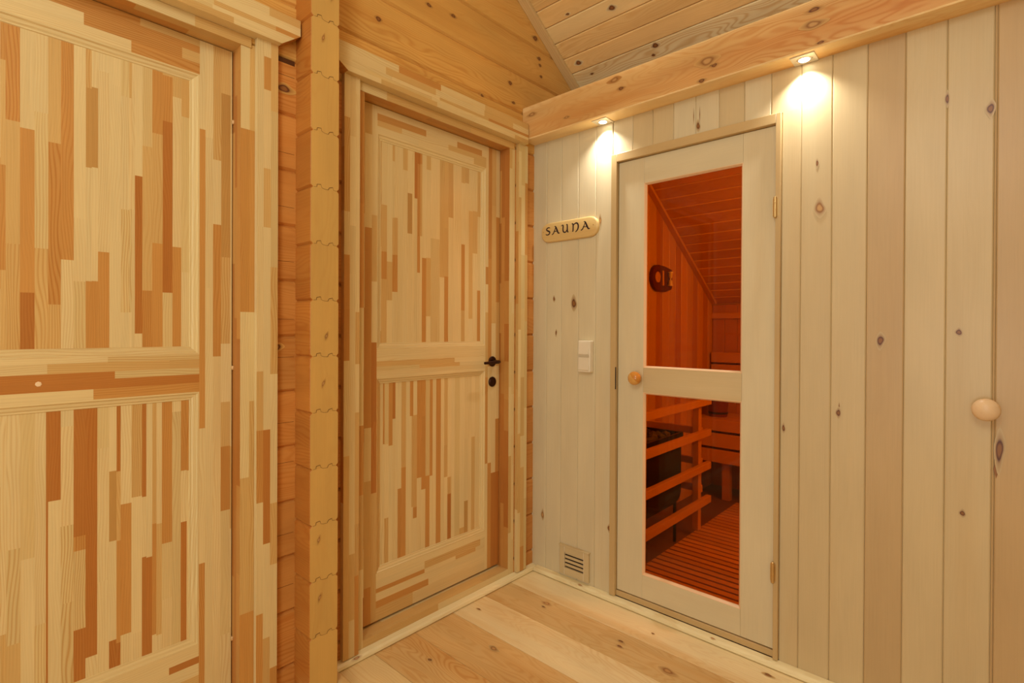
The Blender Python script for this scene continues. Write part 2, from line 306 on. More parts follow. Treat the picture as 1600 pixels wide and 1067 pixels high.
b.box((-.1, -1.30, 2.012), (.0012, -1.20, 2.027), 'y', tone('crack'))
for (y, z, r) in ((-.889, 2.302, .009), (-.178, 2.319, .009), (-.657, 2.46, .008), (-.529, 2.474, .008), (.002, 2.601, .012), (.032, 2.513, .009), (.04, 2.483, .007), (.048, 2.43, .007), (-1.235, 1.93, .014), (-1.255, 1.112, .010), (-.36, 2.20, .006), (-.155, 2.235, .007)):
    b.knot((.0006, y, z), (0, 0, 1), (0, 1, 0), (1, 0, 0), r, r*1.3)
tag(b.build('wall_left', M_LOG), 'squared log wall carrying the two pine doors, horizontal logs with grooved joints', 'wall', kind='structure')
# ---- cross log wall whose ends stick out between the two doors
b = MB(12, 'end'); SZ = [0]+[.201+.1765*k for k in range(0, 19)]
YA, YB = -1.195, -1.099
for k in range(len(SZ)-1):
    z0, z1 = SZ[k], SZ[k+1]; c = .0065
    prof = [(YA+c, z0), (YB-c, z0), (YB, z0+c), (YB, z1-c), (YB-c, z1), (YA+c, z1), (YA, z1-c), (YA, z0+c)]
    b.prism(prof, 'x', -.6, .1, tone('logd', .08, b.r), end=tone('end', .04, b.r), endmi=1)
    # interlocking tongues drawn by the dark joint line on the end grain
    if k:
        zz = z0; ym = (YA+YB)/2; jz = b.r.uniform(-.002, .003)
        pts = [(YA+.010, zz), (YA+.020, zz+.001), (YA+.021, zz+.009), (YA+.034, zz+.011), (YA+.036, zz+.002), (ym-.004, zz-.001), (ym+.010, zz-.002), (ym+.014, zz+.006), (YB-.022, zz+.009), (YB-.020, zz+.001), (YB-.010, zz)]
        for i in range(len(pts)-1):
            p = Vector((.1, pts[i][0], pts[i][1])); q = Vector((.1, pts[i+1][0], pts[i+1][1])); d = (q-p).normalized(); n = Vector((0, -d.z, d.y))*(.0007 if i in (1, 2, 7, 6) else .00035)
            N_ = Vector((.0006, 0, 0)); b.poly([p+n+N_, q+n+N_, q-n+N_, p-n+N_], [(0, 0)]*4, tone('crack'), 1)
        if b.r.random() < .6:
            y = b.r.uniform(YA+.025, YB-.02); b.knot((.1006, y, z0+b.r.uniform(.05, .13)), (0, 1, 0), (0, .3, 1), (1, 0, 0), .004, .008, 'km')
tag(b.build('wall_middle', [M_LOG, M_END], bevel=.0015, seg=1), 'stack of notched log ends of the cross wall jutting out between the two pine doors', 'log wall', kind='structure')
# ---- wall of vertical planks around the sauna door
b = MB(13, 'pl2')
seams = [-.008, .081, .169, .266, .359, .447, .541, .632, .722, .812, .902, .994, 1.085, 1.18, 1.272, 1.368, 1.464, 1.561, 1.662]
x = 1.668
rest = []
while x < 3.05: rest.append(x); x += .115
edges = seams+rest
DX0, DX1, DZ1 = .444, 1.120, 1.927
def plank(x0, x1, z0, z1, t, c=.0032, dep=.0026):
    g = .0003
    prof = [(x0+g, .02), (x0+g, dep), (x0+c, 0), (x1-c, 0), (x1-g, dep), (x1-g, .02)]
    b.prism(prof, 'z', z0, z1, t)
for i in range(len(edges)-1):
    x0, x1 = edges[i], edges[i+1]; t = tone(b.r.choice(['pl'] if x0 < .5 else (['pl2', 'pl2', 'pl'] if x0 < 1.2 else ['pl2', 'pl3'])), .02, b.r)  # tones darken to the right: tanner boards, also offsetting stronger light there
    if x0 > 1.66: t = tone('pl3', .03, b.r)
    if x1 <= DX0+.01: plank(x0, min(x1, DX0), 0, 2.0747, t)
    elif x0 >= DX1-.002: plank(x0, x1, 0, 2.0747, t)
    elif x1 <= DX1: plank(max(x0, DX0) if x0 < DX0 else x0, x1, DZ1, 2.0747, t)
    else:
        plank(x0, x1, DZ1, 2.0747, t); plank(DX1, x1, 0, DZ1, t)
plank(.4405, .447, 0, 2.0747, tone('pl2'), .001, .001) if False else None
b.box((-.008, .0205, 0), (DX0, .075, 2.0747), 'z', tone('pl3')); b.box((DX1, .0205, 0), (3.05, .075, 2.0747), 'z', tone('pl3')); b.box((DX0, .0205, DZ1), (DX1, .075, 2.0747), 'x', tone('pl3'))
KN = [(1.237, 1.579, .014, .017, 'km'), (1.406, 1.142, .010, .013, 'kd'), (1.591, 1.169, .007, .008, 'kd'), (1.295, .905, .006, .011, 'kd'), (1.654, 1.791, .008, .014, 'kd'), (1.561, 1.845, .004, .014, 'kd'),
      (.243, 1.293, .014, .018, 'kd'), (.128, 1.318, .006, .008, 'kd'), (.141, 1.157, .004, .010, 'kd'), (.064, .275, .007, .015, 'km'), (.437, .307, .007, .011, 'kd'), (.823, 1.958, .007, .012, 'kd'),
      (1.678, .845, .009, .030, 'kd'), (1.602, .652, .006, .007, 'kd'), (1.229, 1.729, .004, .008, 'kd'), (1.132, .834, .005, .010, 'kd'), (.383, 1.655, .006, .013, 'km')]
for (x, z, ru, rv, k) in KN:
    b.knot((x, -.0006, z), (1, 0, 0), (0, 0, 1), (0, -1, 0), ru, rv, k)
# torn grain streaks running off some knots
for (x, z, w, h) in ((1.297, .925, .002, .03), (1.408, 1.122, .003, .02), (1.672, .79, .006, .05), (1.684, .88, .003, .03), (.805, 2.0, .0015, .07), (.829, 2.0, .0015, .07), (.250, 1.315, .003, .02)):
    b.poly([(x-w, -.0009, z), (x, -.0009, z-h/2), (x+w, -.0009, z), (x, -.0009, z+h/2)], [(0, 0)]*4, tone('km'))
tag(b.build('wall_right', M_PLANK), 'wall of pale vertical tongue and groove planks around the sauna door', 'wall', kind='structure')
b = MB(131)
yy = 0.0
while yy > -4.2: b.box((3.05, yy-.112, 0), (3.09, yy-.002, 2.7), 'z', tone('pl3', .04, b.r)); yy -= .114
tag(b.build('wall_end', M_PLANK), 'plank end wall of the hall beyond the right edge of the view', 'wall', kind='structure')
# ---- floor of long pine boards
b = MB(14, 'fo'); fs = [-.0, -.186, -.352, -.538, -.734, -.913, -1.09]; y = -1.09
while y > -4.2: y -= .18; fs.append(y)
kinds = ['fl', 'fo', 'fl', 'fw', 'fw', 'fm', 'fo', 'fl', 'fm', 'fo']
for i in range(len(fs)-1):
    t = tone(kinds[i % 10], .02, b.r); g = .0007; c = .0012
    prof = [(fs[i+1]+g, -.02), (fs[i]-g, -.02), (fs[i]-g, -.0015), (fs[i]-g-c, 0), (fs[i+1]+g+c, 0), (fs[i+1]+g, -.0015)]
    b.prism(prof, 'x', 0, 3.05, t)
for (x, y, r) in ((.265, -.22, .012), (.272, -.25, .006), (.64, -.243, .008), (.653, -.274, .008), (.847, -.285, .016), (.705, -.115, .004), (.086, -.449, .006), (1.108, -.072, .009), (.32, -.60, .012), (.2, -.80, .007)):
    b.knot((x, y, .0006), (0, 1, 0), (1, 0, 0), (0, 0, 1), r*.8, r*1.15, 'km' if r > .01 else 'kd')
tag(b.build('floor', M_FLOOR), 'floor of wide varnished pine boards running along the sauna wall', 'floor', kind='structure')
# ---- sloped board ceiling over hall and sauna
b = MB(15, 'ce'); cy = [-.04+.0735*k for k in range(-36, 31)]
sl = math.sqrt(1+.64*.64); NV = Vector((0, .64, 1)).normalized(); SV = Vector((0, 1, -.64)).normalized()
for i in range(len(cy)-1):
    y0, y1 = cy[i], cy[i+1]
    if y1 > 2.1: break
    hall = y0 < .45
    t = tone(b.r.choice(['ce', 'ce2', 'ce', 'ceo']) if hall else 'sa', .06, b.r) if y0 > -.02 or not hall else tone('ceo', .05, b.r)
    p0 = Vector((0, y0, roofz(y0))); p1 = Vector((0, y1, roofz(y1))); o = b.off(); X = Vector((4.4, 0, 0))
    e = SV*.0012; ch = NV*.003; c2 = SV*.004
    strip = [p0+ch+e, p0+e+c2, p1-e-c2, p1+ch-e, p1+NV*.02-e, p0+NV*.02+e]
    for k in range(6):
        a, c = strip[k], strip[(k+1) % 6]
        cc = t if k == 1 else (tone((235, 190, 140), .1) if False else ((*lin((240, 205, 160)), .1)) if (k in (0, 2) and not hall) else t)
        b.poly([a, c, c+X, a+X], [(o[0]+a.dot(SV), o[1]), (o[0]+c.dot(SV), o[1]), (o[0]+c.dot(SV), o[1]+4.4), (o[0]+a.dot(SV), o[1]+4.4)], cc)
    for dx in (Vector(), X): b.poly([p+dx for p in strip], [(0, 0)]*6, t)
for (x, y) in ((.393, .069), (.109, .216), (.146, .283), (.504, .269), (.477, .303), (.185, .018), (.9, .15), (1.1, .05), (1.35, .2)):
    r = .013 if x in (.109, .504, .393) else .007
    b.knot(Vector((x, y, roofz(y)))-NV*.0006, SV, (1, 0, 0), -NV, r*.9, r*1.15)
tag(b.build('ceiling', M_CEIL), 'sloping ceiling of knotty pine boards above the beam', 'ceiling', kind='structure')
# far roof slope behind the viewer
b = MB(151); yr = cy[0]; zr = roofz(yr)
for k in range(24):
    y1 = yr-.0735*k; y0 = y1-.0735; z1 = zr-.64*.0735*k; z0 = z1-.047
    b.box((0, y0+.001, z1), (4.4, y1-.001, z1+.02), 'x', tone('ce', .06, b.r))
tag(b.build('ceiling_back', M_CEIL), 'far slope of the board ceiling beyond the ridge', 'ceiling', kind='structure')
# ---- trims, baseboards
b = MB(16); y0, y1 = -2.6, .62
def tz(y): return roofz(y)-.02
pr = []
b2 = [(0, y0), (0, y1)]
for xx in (0,):
    A0 = Vector((0.0005, y0, roofz(y0)-.001)); A1 = Vector((0.0005, y1, roofz(y1)-.001)); w = Vector((.044, 0, 0)); d = -NV*.018
    q = [A0, A0+w, A0+w+d, A0+d]; r_ = [A1, A1+w, A1+w+d, A1+d]
    for i in range(4):
        j = (i+1) % 4; b.poly([q[i], q[j], r_[j], r_[i]], [(.02*i, 0), (.02*i+.02, 0), (.02*i+.02, 3.2), (.02*i, 3.2)], tone('tr'))
    b.poly(q, [(0, 0)]*4, tone('tr')); b.poly(r_[::-1], [(0, 0)]*4, tone('tr'))
tag(b.build('trim_1', M_LAM, bevel=.002), 'slanting pine trim where the ceiling boards meet the log wall', 'trim', kind='structure')
def skirt(name, prof, ax, a0, a1, label, seed, t='bb', knots=()):
    b = MB(seed, 'bb'); b.prism(prof, ax, a0, a1, tone(t))
    for k in knots: b.knot(*k)
    return tag(b.build(name, M_FLOOR, bevel=.0012), label, 'baseboard', kind='structure')
skirt('baseboard_left', [(.0005, 0.0018), (.029, .0018), (.031, .006), (.028, .014), (.021, .020), (.0005, .024)], 'y', -1.068, -.0005, 'low pale baseboard strip along the foot of the middle pine door', 17,
      knots=[((.0255, -.985, .0175), (1, 0, -.5), (0, 1, 0), (.5, 0, 1), .005, .010, 'km')])
skirt('baseboard_right', [(-.0005, .0018), (-.029, .0018), (-.031, .006), (-.028, .014), (-.021, .020), (-.0005, .024)], 'x', .031, 3.04, 'low pale baseboard strip running under the sauna door', 18,
      knots=[((.30, -.0215, .0195), (0, 1, .4), (1, 0, 0), (0, -.5, 1), .004, .009, 'km'), ((.9, -.0215, .0195), (0, 1, .4), (1, 0, 0), (0, -.5, 1), .003, .007, 'km')])
b = MB(19); b.box((.033, -1.0975, .0005), (.13, -1.068, .022), 'x', tone('fo')); b.box((.102, -1.2, .0005), (.13, -1.099, .022), 'y', tone('fl'))
tag(b.build('baseboard_middle', M_FLOOR, bevel=.003), 'short baseboard pieces wrapped round the foot of the jutting log ends', 'baseboard', kind='structure')
b = MB(191); b.prism([(.0005, 0.0018), (.029, .0018), (.031, .006), (.028, .014), (.021, .020), (.0005, .024)], 'y', -4.2, -1.2, tone('bb'))
tag(b.build('baseboard_front', M_FLOOR, bevel=.001), 'low pale baseboard along the foot of the near pine door', 'baseboard', kind='structure')
# ================================================================== PINE PANEL DOORS
RP = [(0, 0), (.004, 0), (.007, -.0045), (.014, -.0060), (.018, -.0095), (.022, -.0095), (.0235, -.012)]   # moulding profile: inset, depth
LX = -.06
def ringmould(b, ya, yb, za, zb, pal='LLLM'):
    """mitred moulding round a panel opening, stepping down from the face to the panel"""
    tl = [tone(b.r.choice(pal), .04, b.r) for _ in range(4)]; o = b.off()
    for i in range(len(RP)-1):
        (a, d0), (c, d1) = RP[i], RP[i+1]
        def R(k, d): return [Vector((LX+d, ya+k, za+k)), Vector((LX+d, yb-k, za+k)), Vector((LX+d, yb-k, zb-k)), Vector((LX+d, ya+k, zb-k))]
        r0, r1 = R(a, d0), R(c, d1)
        for j in range(4):
            k = (j+1) % 4; al = 1 if j in (0, 2) else 2; ac = 2 if al == 1 else 1
            q = [r0[j], r0[k], r1[k], r1[j]]
            b.poly(q, [(p[ac]+o[0]+j, p[al]+o[1]) for p in q], tl[j])
def columns(b, cols, x, z0, z1, jit=.03, yclip=None):
    for (ya, yb, br) in cols:
        if yclip: ya = max(ya, yclip[0]); yb = min(yb, yclip[1])
        if yb-ya < .0005: continue
        top = z1
        for (t, zb) in br:
            bot = z0 if zb == 0 else max(z0, min(zb, z1))
            if bot < top-1e-4:
                o = b.off(); c = tone(t, jit, b.r)
                b.poly([(x, ya, bot), (x, yb, bot), (x, yb, top), (x, ya, top)], [(ya+o[0], bot+o[1]), (yb+o[0], bot+o[1]), (yb+o[0], top+o[1]), (ya+o[0], top+o[1])], c)
            top = min(top, bot)
def rows(b, rr, ya, yb, x):
    """horizontal lamellas: (z0, z1, [(y_end, tone)...])"""
    for (z0, z1, seg) in rr:
        y = ya
        for (ye, t) in seg:
            ye = min(yb, ye)
            if ye > y:
                o = b.off(); b.poly([(x, y, z0), (x, ye, z0), (x, ye, z1), (x, y, z1)], [(z0+o[0], y+o[1]), (z0+o[0], ye+o[1]), (z1+o[0], ye+o[1]), (z1+o[0], y+o[1])], tone(t, .03, b.r)); y = ye
def autorows(b, z0, z1, ya, yb, n, pal):
    out = []
    for i in range(n):
        y = ya; seg = []
        while y < yb: y += b.r.uniform(.12, .4); seg.append((y, b.r.choice(pal)))
        out.append((z0+(z1-z0)*i/n, z0+(z1-z0)*(i+1)/n, seg))
    return out
def fill_cols(cols, y0, y1, seed, pal, z0=.2, z1=2.0):
    """continue the pattern outside the recorded columns"""
    r = random.Random(seed); lo = min(c[0] for c in cols); hi = max(c[1] for c in cols); out = list(cols)
    def mk(a, c):
        z = z1-r.uniform(0, .4); br = []
        while z > z0: br.append((r.choice(pal), z)); z -= r.uniform(.15, .45)
        br.append((r.choice(pal), 0)); return (a, c, br)
    y = lo
    while y > y0: a = max(y0, y-r.uniform(.018, .026)); out.append(mk(a, y)); y = a
    y = hi
    while y < y1: a = min(y1, y+r.uniform(.018, .026)); out.append(mk(y, a)); y = a
    return out
ZB, ZT = .060, 2.0143
ZP = [.238, .984, 1.094, 1.914]        # bottom rail top, mid rail bottom, mid rail top, top rail bottom
def door(name, yL, yR, pL, pR, upc, loc_, stileR, stileL, midrows, toprows, botrows, seed, label):
    d = thing(name, ((LX-.02), (yL+yR)/2, ZB), label, 'door', kind='structure')
    # panels
    for (cols, z0, z1, nm) in ((upc, ZP[2], ZP[3], 'upper_panel'), (loc_, ZP[0], ZP[1], 'lower_panel')):
        b = MB(seed+len(nm)+int(z0*10)); b2 = RP[-1][0]
        columns(b, cols, LX-.012, z0+b2, z1-b2, yclip=(pL+b2, pR-b2)); b.build(nm, M_LAM, d, recalc=False)
        b = MB(seed+7+int(z0*10)); ringmould(b, pL, pR, z0, z1); b.build('panel_moulding', M_LAM, d)
    # stiles and rails
    b = MB(seed+1); columns(b, stileL, LX, ZB, ZT, yclip=(yL, pL)); b.box((LX-.04, yL, ZB), (LX-.0002, pL, ZT), 'z', tone('M'), skip='+x'); b.build('left_stile', M_LAM, d)
    b = MB(seed+2); columns(b, stileR, LX, ZB, ZT, yclip=(pR, yR)); b.box((LX-.04, pR, ZB), (LX-.0002, yR, ZT), 'z', tone('M'), skip='+x'); b.build('right_stile', M_LAM, d)
    for nm, rr, z0, z1 in (('top_rail', toprows, ZP[3], ZT), ('middle_rail', midrows, ZP[1], ZP[2]), ('bottom_rail', botrows, ZB, ZP[0])):
        b = MB(seed+3+len(nm)); rows(b, rr, pL, pR, LX); b.box((LX-.04, pL, z0), (LX-.0002, pR, z1), 'y', tone('M'), skip='+x'); b.build(nm, M_LAM, d)
    b = MB(seed+5); b.box((LX-.038, pL, ZP[0]), (LX-.0135, pR, ZP[1]), 'z', tone('M')); b.box((LX-.038, pL, ZP[2]), (LX-.0135, pR, ZP[3]), 'z', tone('M')); b.build('panel_core', M_LAM, d)
    return d
r0 = random.Random(5)
mid1 = [(.984, .992, [(-1.70, 'L'), (0, 'O')]), (.992, 1.011, [(-1.70, 'L'), (0, 'O')]), (1.011, 1.036, [(0, 'D')]), (1.036, 1.055, [(-1.655, 'D'), (0, 'S')]), (1.055, 1.080, [(-1.79, 'L'), (-1.53, 'M'), (0, 'M')]), (1.080, 1.094, [(-1.67, 'L'), (0, 'S')])]
bb = MB(77)
top1 = [(1.914, 1.945, [(-1.62, 'L'), (0, 'O')]), (1.945, 1.975, [(-1.72, 'L'), (-1.5, 'O'), (0, 'M')]), (1.975, 1.995, [(-1.8, 'M'), (0, 'O')]), (1.995, ZT, [(-1.60, 'O'), (0, 'M')])]
bot1 = [(ZB, .10, [(-1.8, 'M'), (0, 'L')]), (.10, .15, [(-1.6, 'L'), (0, 'M')]), (.15, .185, [(0, 'L')]), (.185, .205, [(-1.53, 'L'), (0, 'D')]), (.205, .238, [(0, 'L')])]
D1Uf = fill_cols(D1U, -2.01, -1.455, 31, 'LLMMOOS'); D1Lf = fill_cols(D1L, -2.01, -1.455, 32, 'LLLMOS')
stl1 = fill_cols([(-2.06, -2.04, [('L', 1.2), ('M', 0)])], -2.13, -2.0, 33, 'LLMMO', 0.06, 2.0)
d1 = door('door_1', -2.125, -1.3658, -2.02, -1.4545, D1Uf, D1Lf, fill_cols(D1S, -1.4545, -1.363, 34, 'LLM', .06, 2.0), stl1, mid1, top1, bot1, 100, 'near pine panel door at the left edge, strongly mottled lamellas, no handle showing')
for z in (1.80, 1.05, .22):
    b = MB(3); lathe(b, (LX+.004, -1.3635, z-.006), (0, 0, 1), [(0, .004), (.002, .0055), (.010, .0055), (.012, .004)], n=12); tag(b.build('hinge_pin', M_HINGE, d1, smooth=True), 'small pale hinge pin')
b = MB(4); lathe(b, (LX, -1.806, 1.032), (1, 0, 0), [(-.001, .0065), (.0006, .0065), (.0012, .005)], n=7); tag(b.build('pale_dot', plain('pale_dot_finish', (238, 206, 160), .6, noise=.05), d1), 'small pale dot on the middle rail')  # small pale disc on the middle rail
mid2 = [(.984, .993, [(0, 'L')]), (.993, 1.012, [(0, 'L')]), (1.012, 1.028, [(-.65, 'S'), (-.43, 'M'), (0, 'L')]), (1.028, 1.048, [(-.46, 'M'), (0, 'L')]), (1.048, 1.080, [(0, 'L')]), (1.080, 1.094, [(0, 'L')])]
top2 = [(1.914, 1.940, [(-.66, 'L'), (-.35, 'L'), (0, 'M')]), (1.940, 1.962, [(-.74, 'M'), (-.5, 'L'), (0, 'M')]), (1.962, 1.988, [(-.62, 'O'), (-.45, 'L'), (-.3, 'O'), (0, 'L')]), (1.988, ZT, [(0, 'L')])]
bot2 = [(ZB, .108, [(-.68, 'M'), (0, 'L')]), (.108, .135, [(-.60, 'O'), (0, 'L')]), (.135, .165, [(0, 'L')]), (.165, .182, [(-.62, 'O'), (-.45, 'L'), (-.33, 'M'), (0, 'L')]), (.182, .212, [(-.62, 'L'), (-.30, 'M'), (0, 'L')]), (.212, .238, [(0, 'L')])]
st2R = [(-.272, -.256, [('L', 1.46), ('O', 1.38), ('L', 1.25), ('M', .95), ('O', .55), ('L', 0)]), (-.256, -.233, [('O', 1.5), ('O', 1.0), ('L', .55), ('O', 0)]), (-.233, -.205, [('M', 1.75), ('M', 1.2), ('L', .85), ('L', .50), ('D', 0)]), (-.205, -.178, [('L', 1.70), ('O', 1.3), ('M', 1.0), ('L', .75), ('O', .50), ('D', 0)])]
st2L = [(-.93, -.905, [('M', 1.6), ('L', 1.25), ('O', .75), ('M', .35), ('L', .17), ('D', 0)]), (-.905, -.875, [('M', 1.9), ('L', 1.55), ('O', .80), ('L', .60), ('M', .2), ('O', 0)]), (-.875, -.852, [('L', 1.60), ('M', 1.35), ('L', 1.12), ('D', .82), ('D', .55), ('M', 0)])]
D2Uf = fill_cols(D2U, -.852, -.272, 41, 'LLLMS'); D2Lf = fill_cols(D2L, -.852, -.272, 42, 'LLLMS')
d2 = door('door_2', -.955, -.1808, -.852, -.272, D2Uf, D2Lf, st2R, fill_cols(st2L, -.955, -.852, 43, 'LM', .06, 2.0), mid2, top2, bot2, 200, 'pine panel door between the log ends and the corner, with dark bronze lever')
# lever handle and key rose
b = MB(5); lathe(b, (LX, -.228, 1.022), (1, 0, 0), [(0, .024), (.004, .024), (.007, .021), (.008, .012)], n=28); rose = b.build('handle_rose', M_BRONZE, d2, smooth=True)
b = MB(6); b.tube([(LX+.006, -.228, 1.022), (LX+.040, -.228, 1.022), (LX+.048, -.232, 1.022), (LX+.052, -.242, 1.022), (LX+.052, -.275, 1.021), (LX+.050, -.325, 1.020)], [.008, .0075, .0085, .0085, .0075, .006]); b.build('lever_handle', M_BRONZE, d2, smooth=True)
b = MB(7); lathe(b, (LX, -.228, .927), (1, 0, 0), [(0, .0235), (.004, .0235), (.008, .020), (.0085, .004)], n=28); lathe(b, (LX+.0085, -.228, .929), (1, 0, 0), [(0, .0035), (.001, .003)], n=10); kr = b.build('key_rose', M_BRONZE, d2, smooth=True)
# ---- door frames (four sides) and casings
def frame(name, yl, yr, outL, outR, seed, label, front=None):
    b = MB(seed)
    b.lambox((-.099, yr, .0), (-.0003, outR, 2.028), 'z', pal='DOOD', cw=.022); 
    if front: columns(b, front, 0, 0, 2.028)
    else: b.lam((0, yr, 0), (0, 1, 0), (0, 0, 1), outR-yr, 2.028, cw=.02, pal='LLMLS')
    b.box((-.118, yl, .0), (-.103, yr, 2.03), 'z', tone('D')); b.lambox((-.099, outL, .0), (0, yl, 2.028), 'z', pal='LMMOOS', cw=.022)
    b.lambox((-.099, yl, 2.017), (0, yr, 2.028), 'y', pal='OOM', cw=.03)
    b.lambox((.0002, yl-.03, 2.017), (.004, yr+.03, 2.0472), 'y', pal='LLLM', cw=.03)
    b.lambox((-.099, yl, .0), (0, yr, .050), 'y', pal='LMLM', cw=.025)
    return tag(b.build(name, M_LAM, bevel=.001, seg=1), label, 'door frame', kind='structure')
frame('trim_2', -.945, -.178, -.971, -.1405, 51, 'pine door frame and sill set around the middle panel door')
frame('trim_3', -2.128, -1.363, -2.188, -1.3185, 52, 'pine door frame set around the near panel door at left', front=[(-1.363, -1.337, [('L', 1.77), ('O', 1.22), ('L', .72), ('M', .31), ('O', 0)]), (-1.337, -1.3185, [('M', 1.77), ('O', 1.22), ('L', .95), ('M', .31), ('O', 0)])])
def casing(name, ylo, yhi, seed, label, z1=2.048, front=None):
    b = MB(seed)
    if front: b.box((.0005, ylo, .024), (.019, yhi, z1), 'z', tone('L'), skip='+x'); columns(b, front, .019, .024, z1)
    else: b.lambox((.0005, ylo, .024), (.019, yhi, z1), 'z', pal='LLLSMMO', cw=.02)
    return tag(b.build(name, M_LAM, bevel=.0015, seg=1), label, 'casing', kind='structure')
casing('trim_4', -1.034, -.974, 61, 'upright casing board on the left of the middle pine door')
casing('trim_5', -.134, -.070, 62, 'upright casing board between the middle pine door and the corner')
casing('trim_6', -1.323, -1.26, 63, 'upright casing board on the right of the near pine door', front=[
    (-1.323, -1.303, [('L', 1.82), ('L', 1.48), ('L', 1.04), ('M', .86), ('O', .64), ('L', .30), ('O', 0)]),
    (-1.303, -1.282, [('L', 2.0), ('O', 1.90), ('L', 1.66), ('M', 1.48), ('L', .86), ('D', .51), ('L', .22), ('M', 0)]),
    (-1.282, -1.260, [('M', 1.84), ('S', 1.36), ('M', 1.03), ('L', .63), ('M', .44), ('L', .12), ('O', 0)])])
casing('trim_7', -2.25, -2.185, 64, 'upright casing board on the far left of the near pine door')
def headcase(name, poly, seed, label):
    """flat head board with mitred ears; poly in (y, z)"""
    b = MB(seed); ys = [p[0] for p in poly]; zs = [p[1] for p in poly]; z0, z1 = min(zs), max(zs); y0, y1 = min(ys), max(ys)
    X0, X1 = .0005, .042
    # outline with front face cut into horizontal lamellas; ears slope at both ends
    def span(z):
        eL = max(0, min(1, (poly[5][1]-z)/(poly[5][1]-z0))); eR = max(0, min(1, (poly[2][1]-z)/(poly[2][1]-z0)))
        return (poly[5][0]+(poly[0][0]-poly[5][0])*eL, poly[2][0]+(poly[1][0]-poly[2][0])*eR)
    zz = [z0, z0+.018, z0+.030, poly[2][1], z0+.068, z1]; zz = sorted(set(round(v, 4) for v in zz))
    for i in range(len(zz)-1):
        a0, c0 = span(zz[i]); a1, c1 = span(zz[i+1]); y = max(a0, a1)-.0; cuts = []
        yy = y+b.r.uniform(.05, .3)
        while yy < min(c0, c1)-.05: cuts.append(yy); yy += b.r.uniform(.12, .34)
        L0 = [a0]+cuts+[c0]; L1 = [a1]+cuts+[c1]
        for k in range(len(L0)-1):
            o = b.off(); q = [(X1, L0[k], zz[i]), (X1, L0[k+1], zz[i]), (X1, L1[k+1], zz[i+1]), (X1, L1[k], zz[i+1])]
            b.poly(q, [(p[2]+o[0], p[1]+o[1]) for p in q], tone(b.r.choice('LLLSMMO'), .04, b.r))
        for (p0, p1) in ((a0, a1), (c0, c1)):
            q = [(X0, p0, zz[i]), (X1, p0, zz[i]), (X1, p1, zz[i+1]), (X0, p1, zz[i+1])]; b.poly(q, [(p[2], p[0]) for p in q], tone('O'))
    for z in (z0, z1):
        a, c = span(z); q = [(X0, a, z), (X1, a, z), (X1, c, z), (X0, c, z)]; b.poly(q, [(p[0], p[1]) for p in q], tone('L'))
    a0, c0 = span(z0); a1, c1 = span(z1)
    return tag(b.build(name, M_LAM), label, 'casing', kind='structure')
headcase('trim_8', [(-1.034, 2.048), (-.094, 2.048), (-.093, 2.09), (-.093, 2.141), (-1.095, 2.141), (-1.095, 2.09)], 71, 'head casing board across the top of the middle pine door')
headcase('trim_9', [(-2.25, 2.048), (-1.258, 2.048), (-1.200, 2.092), (-1.200, 2.141), (-2.31, 2.141), (-2.31, 2.09)], 72, 'head casing board with slanted ear above the near pine door')
# ================================================================== CEILING BEAM AND SPOTLIGHTS
b = MB(81, 'bm'); BZ0, BZ1 = 2.0747, 2.232
c = .004
prof = [(-.088, BZ0+c), (-.088+c, BZ0), (.0, BZ0), (.055, BZ0), (.055, BZ1), (-.088+.006, BZ1), (-.088, BZ1-.006)]
tcol = tone('bm'); tl = (*lin((246, 216, 158)), .3)  # underside toned paler for light bounced off the wall; top bevel is sapwood
i0 = len(b.f); b.prism(prof, 'x', .001, 3.05, tcol, cols=[tl, tl, tl, tcol, tcol, tl, tcol]); del b.f[i0+6]
nx, nz = 130, 12; zA, zB = BZ0+.004, BZ1-.006; pale, ora, mid_ = lin((240, 208, 148)), lin((196, 132, 66)), lin((218, 176, 112))
def fig(x, t):
    # heartwood figure of the beam: pale sapwood along the top edge, orange heart towards the right and the lower middle
    w1 = .5+.5*math.sin(x*3.1+.8*math.sin(x*1.7)+t*5.0); sap = max(0, min(1, (t-.80-.10*math.sin(x*2.3)-.05*math.sin(x*7))*9))
    hh = max(0, min(1, 1.5-abs(t-.28-.10*math.sin(x*1.9+1))*3.4))*(.25+.75*min(1, max(0, (x-.15)*1.3)))*(.45+.55*w1)
    hh = max(hh, max(0, min(1, (x-.75)*1.2))*.55*(.6+.4*w1))
    c = [mid_[q]*(1-hh)+ora[q]*hh for q in range(3)]; c = [c[q]*(1-sap*.8)+pale[q]*sap*.8 for q in range(3)]
    return (c[0], c[1], c[2], 1.0)
for i in range(nx):
    for k in range(nz):
        xa, xb = .001+3.049*i/nx, .001+3.049*(i+1)/nx; ta, tb_ = k/nz, (k+1)/nz; za, zb_ = zA+(zB-zA)*ta, zA+(zB-zA)*tb_
        b.poly([(xa, -.088, za), (xb, -.088, za), (xb, -.088, zb_), (xa, -.088, zb_)], [(za+4, xa+2), (za+4, xb+2), (zb_+4, xb+2), (zb_+4, xa+2)], [fig(xa, ta), fig(xb, ta), fig(xb, tb_), fig(xa, tb_)])
for (x, z, r) in ((.059, 2.185, .012), (.261, 2.117, .008), (.892, 2.150, .020), (.918, 2.126, .008), (.872, 2.085, .009), (.505, 2.205, .013), (.536, 2.16, .009), (1.236, 2.196, .011), (1.233, 2.150, .016), (1.255, 2.085, .007)):
    b.knot((x, -.0886, z), (0, 0, 1), (1, 0, 0), (0, -1, 0), r*.75, r*1.3, 'km' if r > .0125 or x < .3 else 'kd')
tag(b.build('ceiling_beam', M_BEAM), 'long knotty pine beam along the top of the plank wall, holding the spotlights', 'beam')
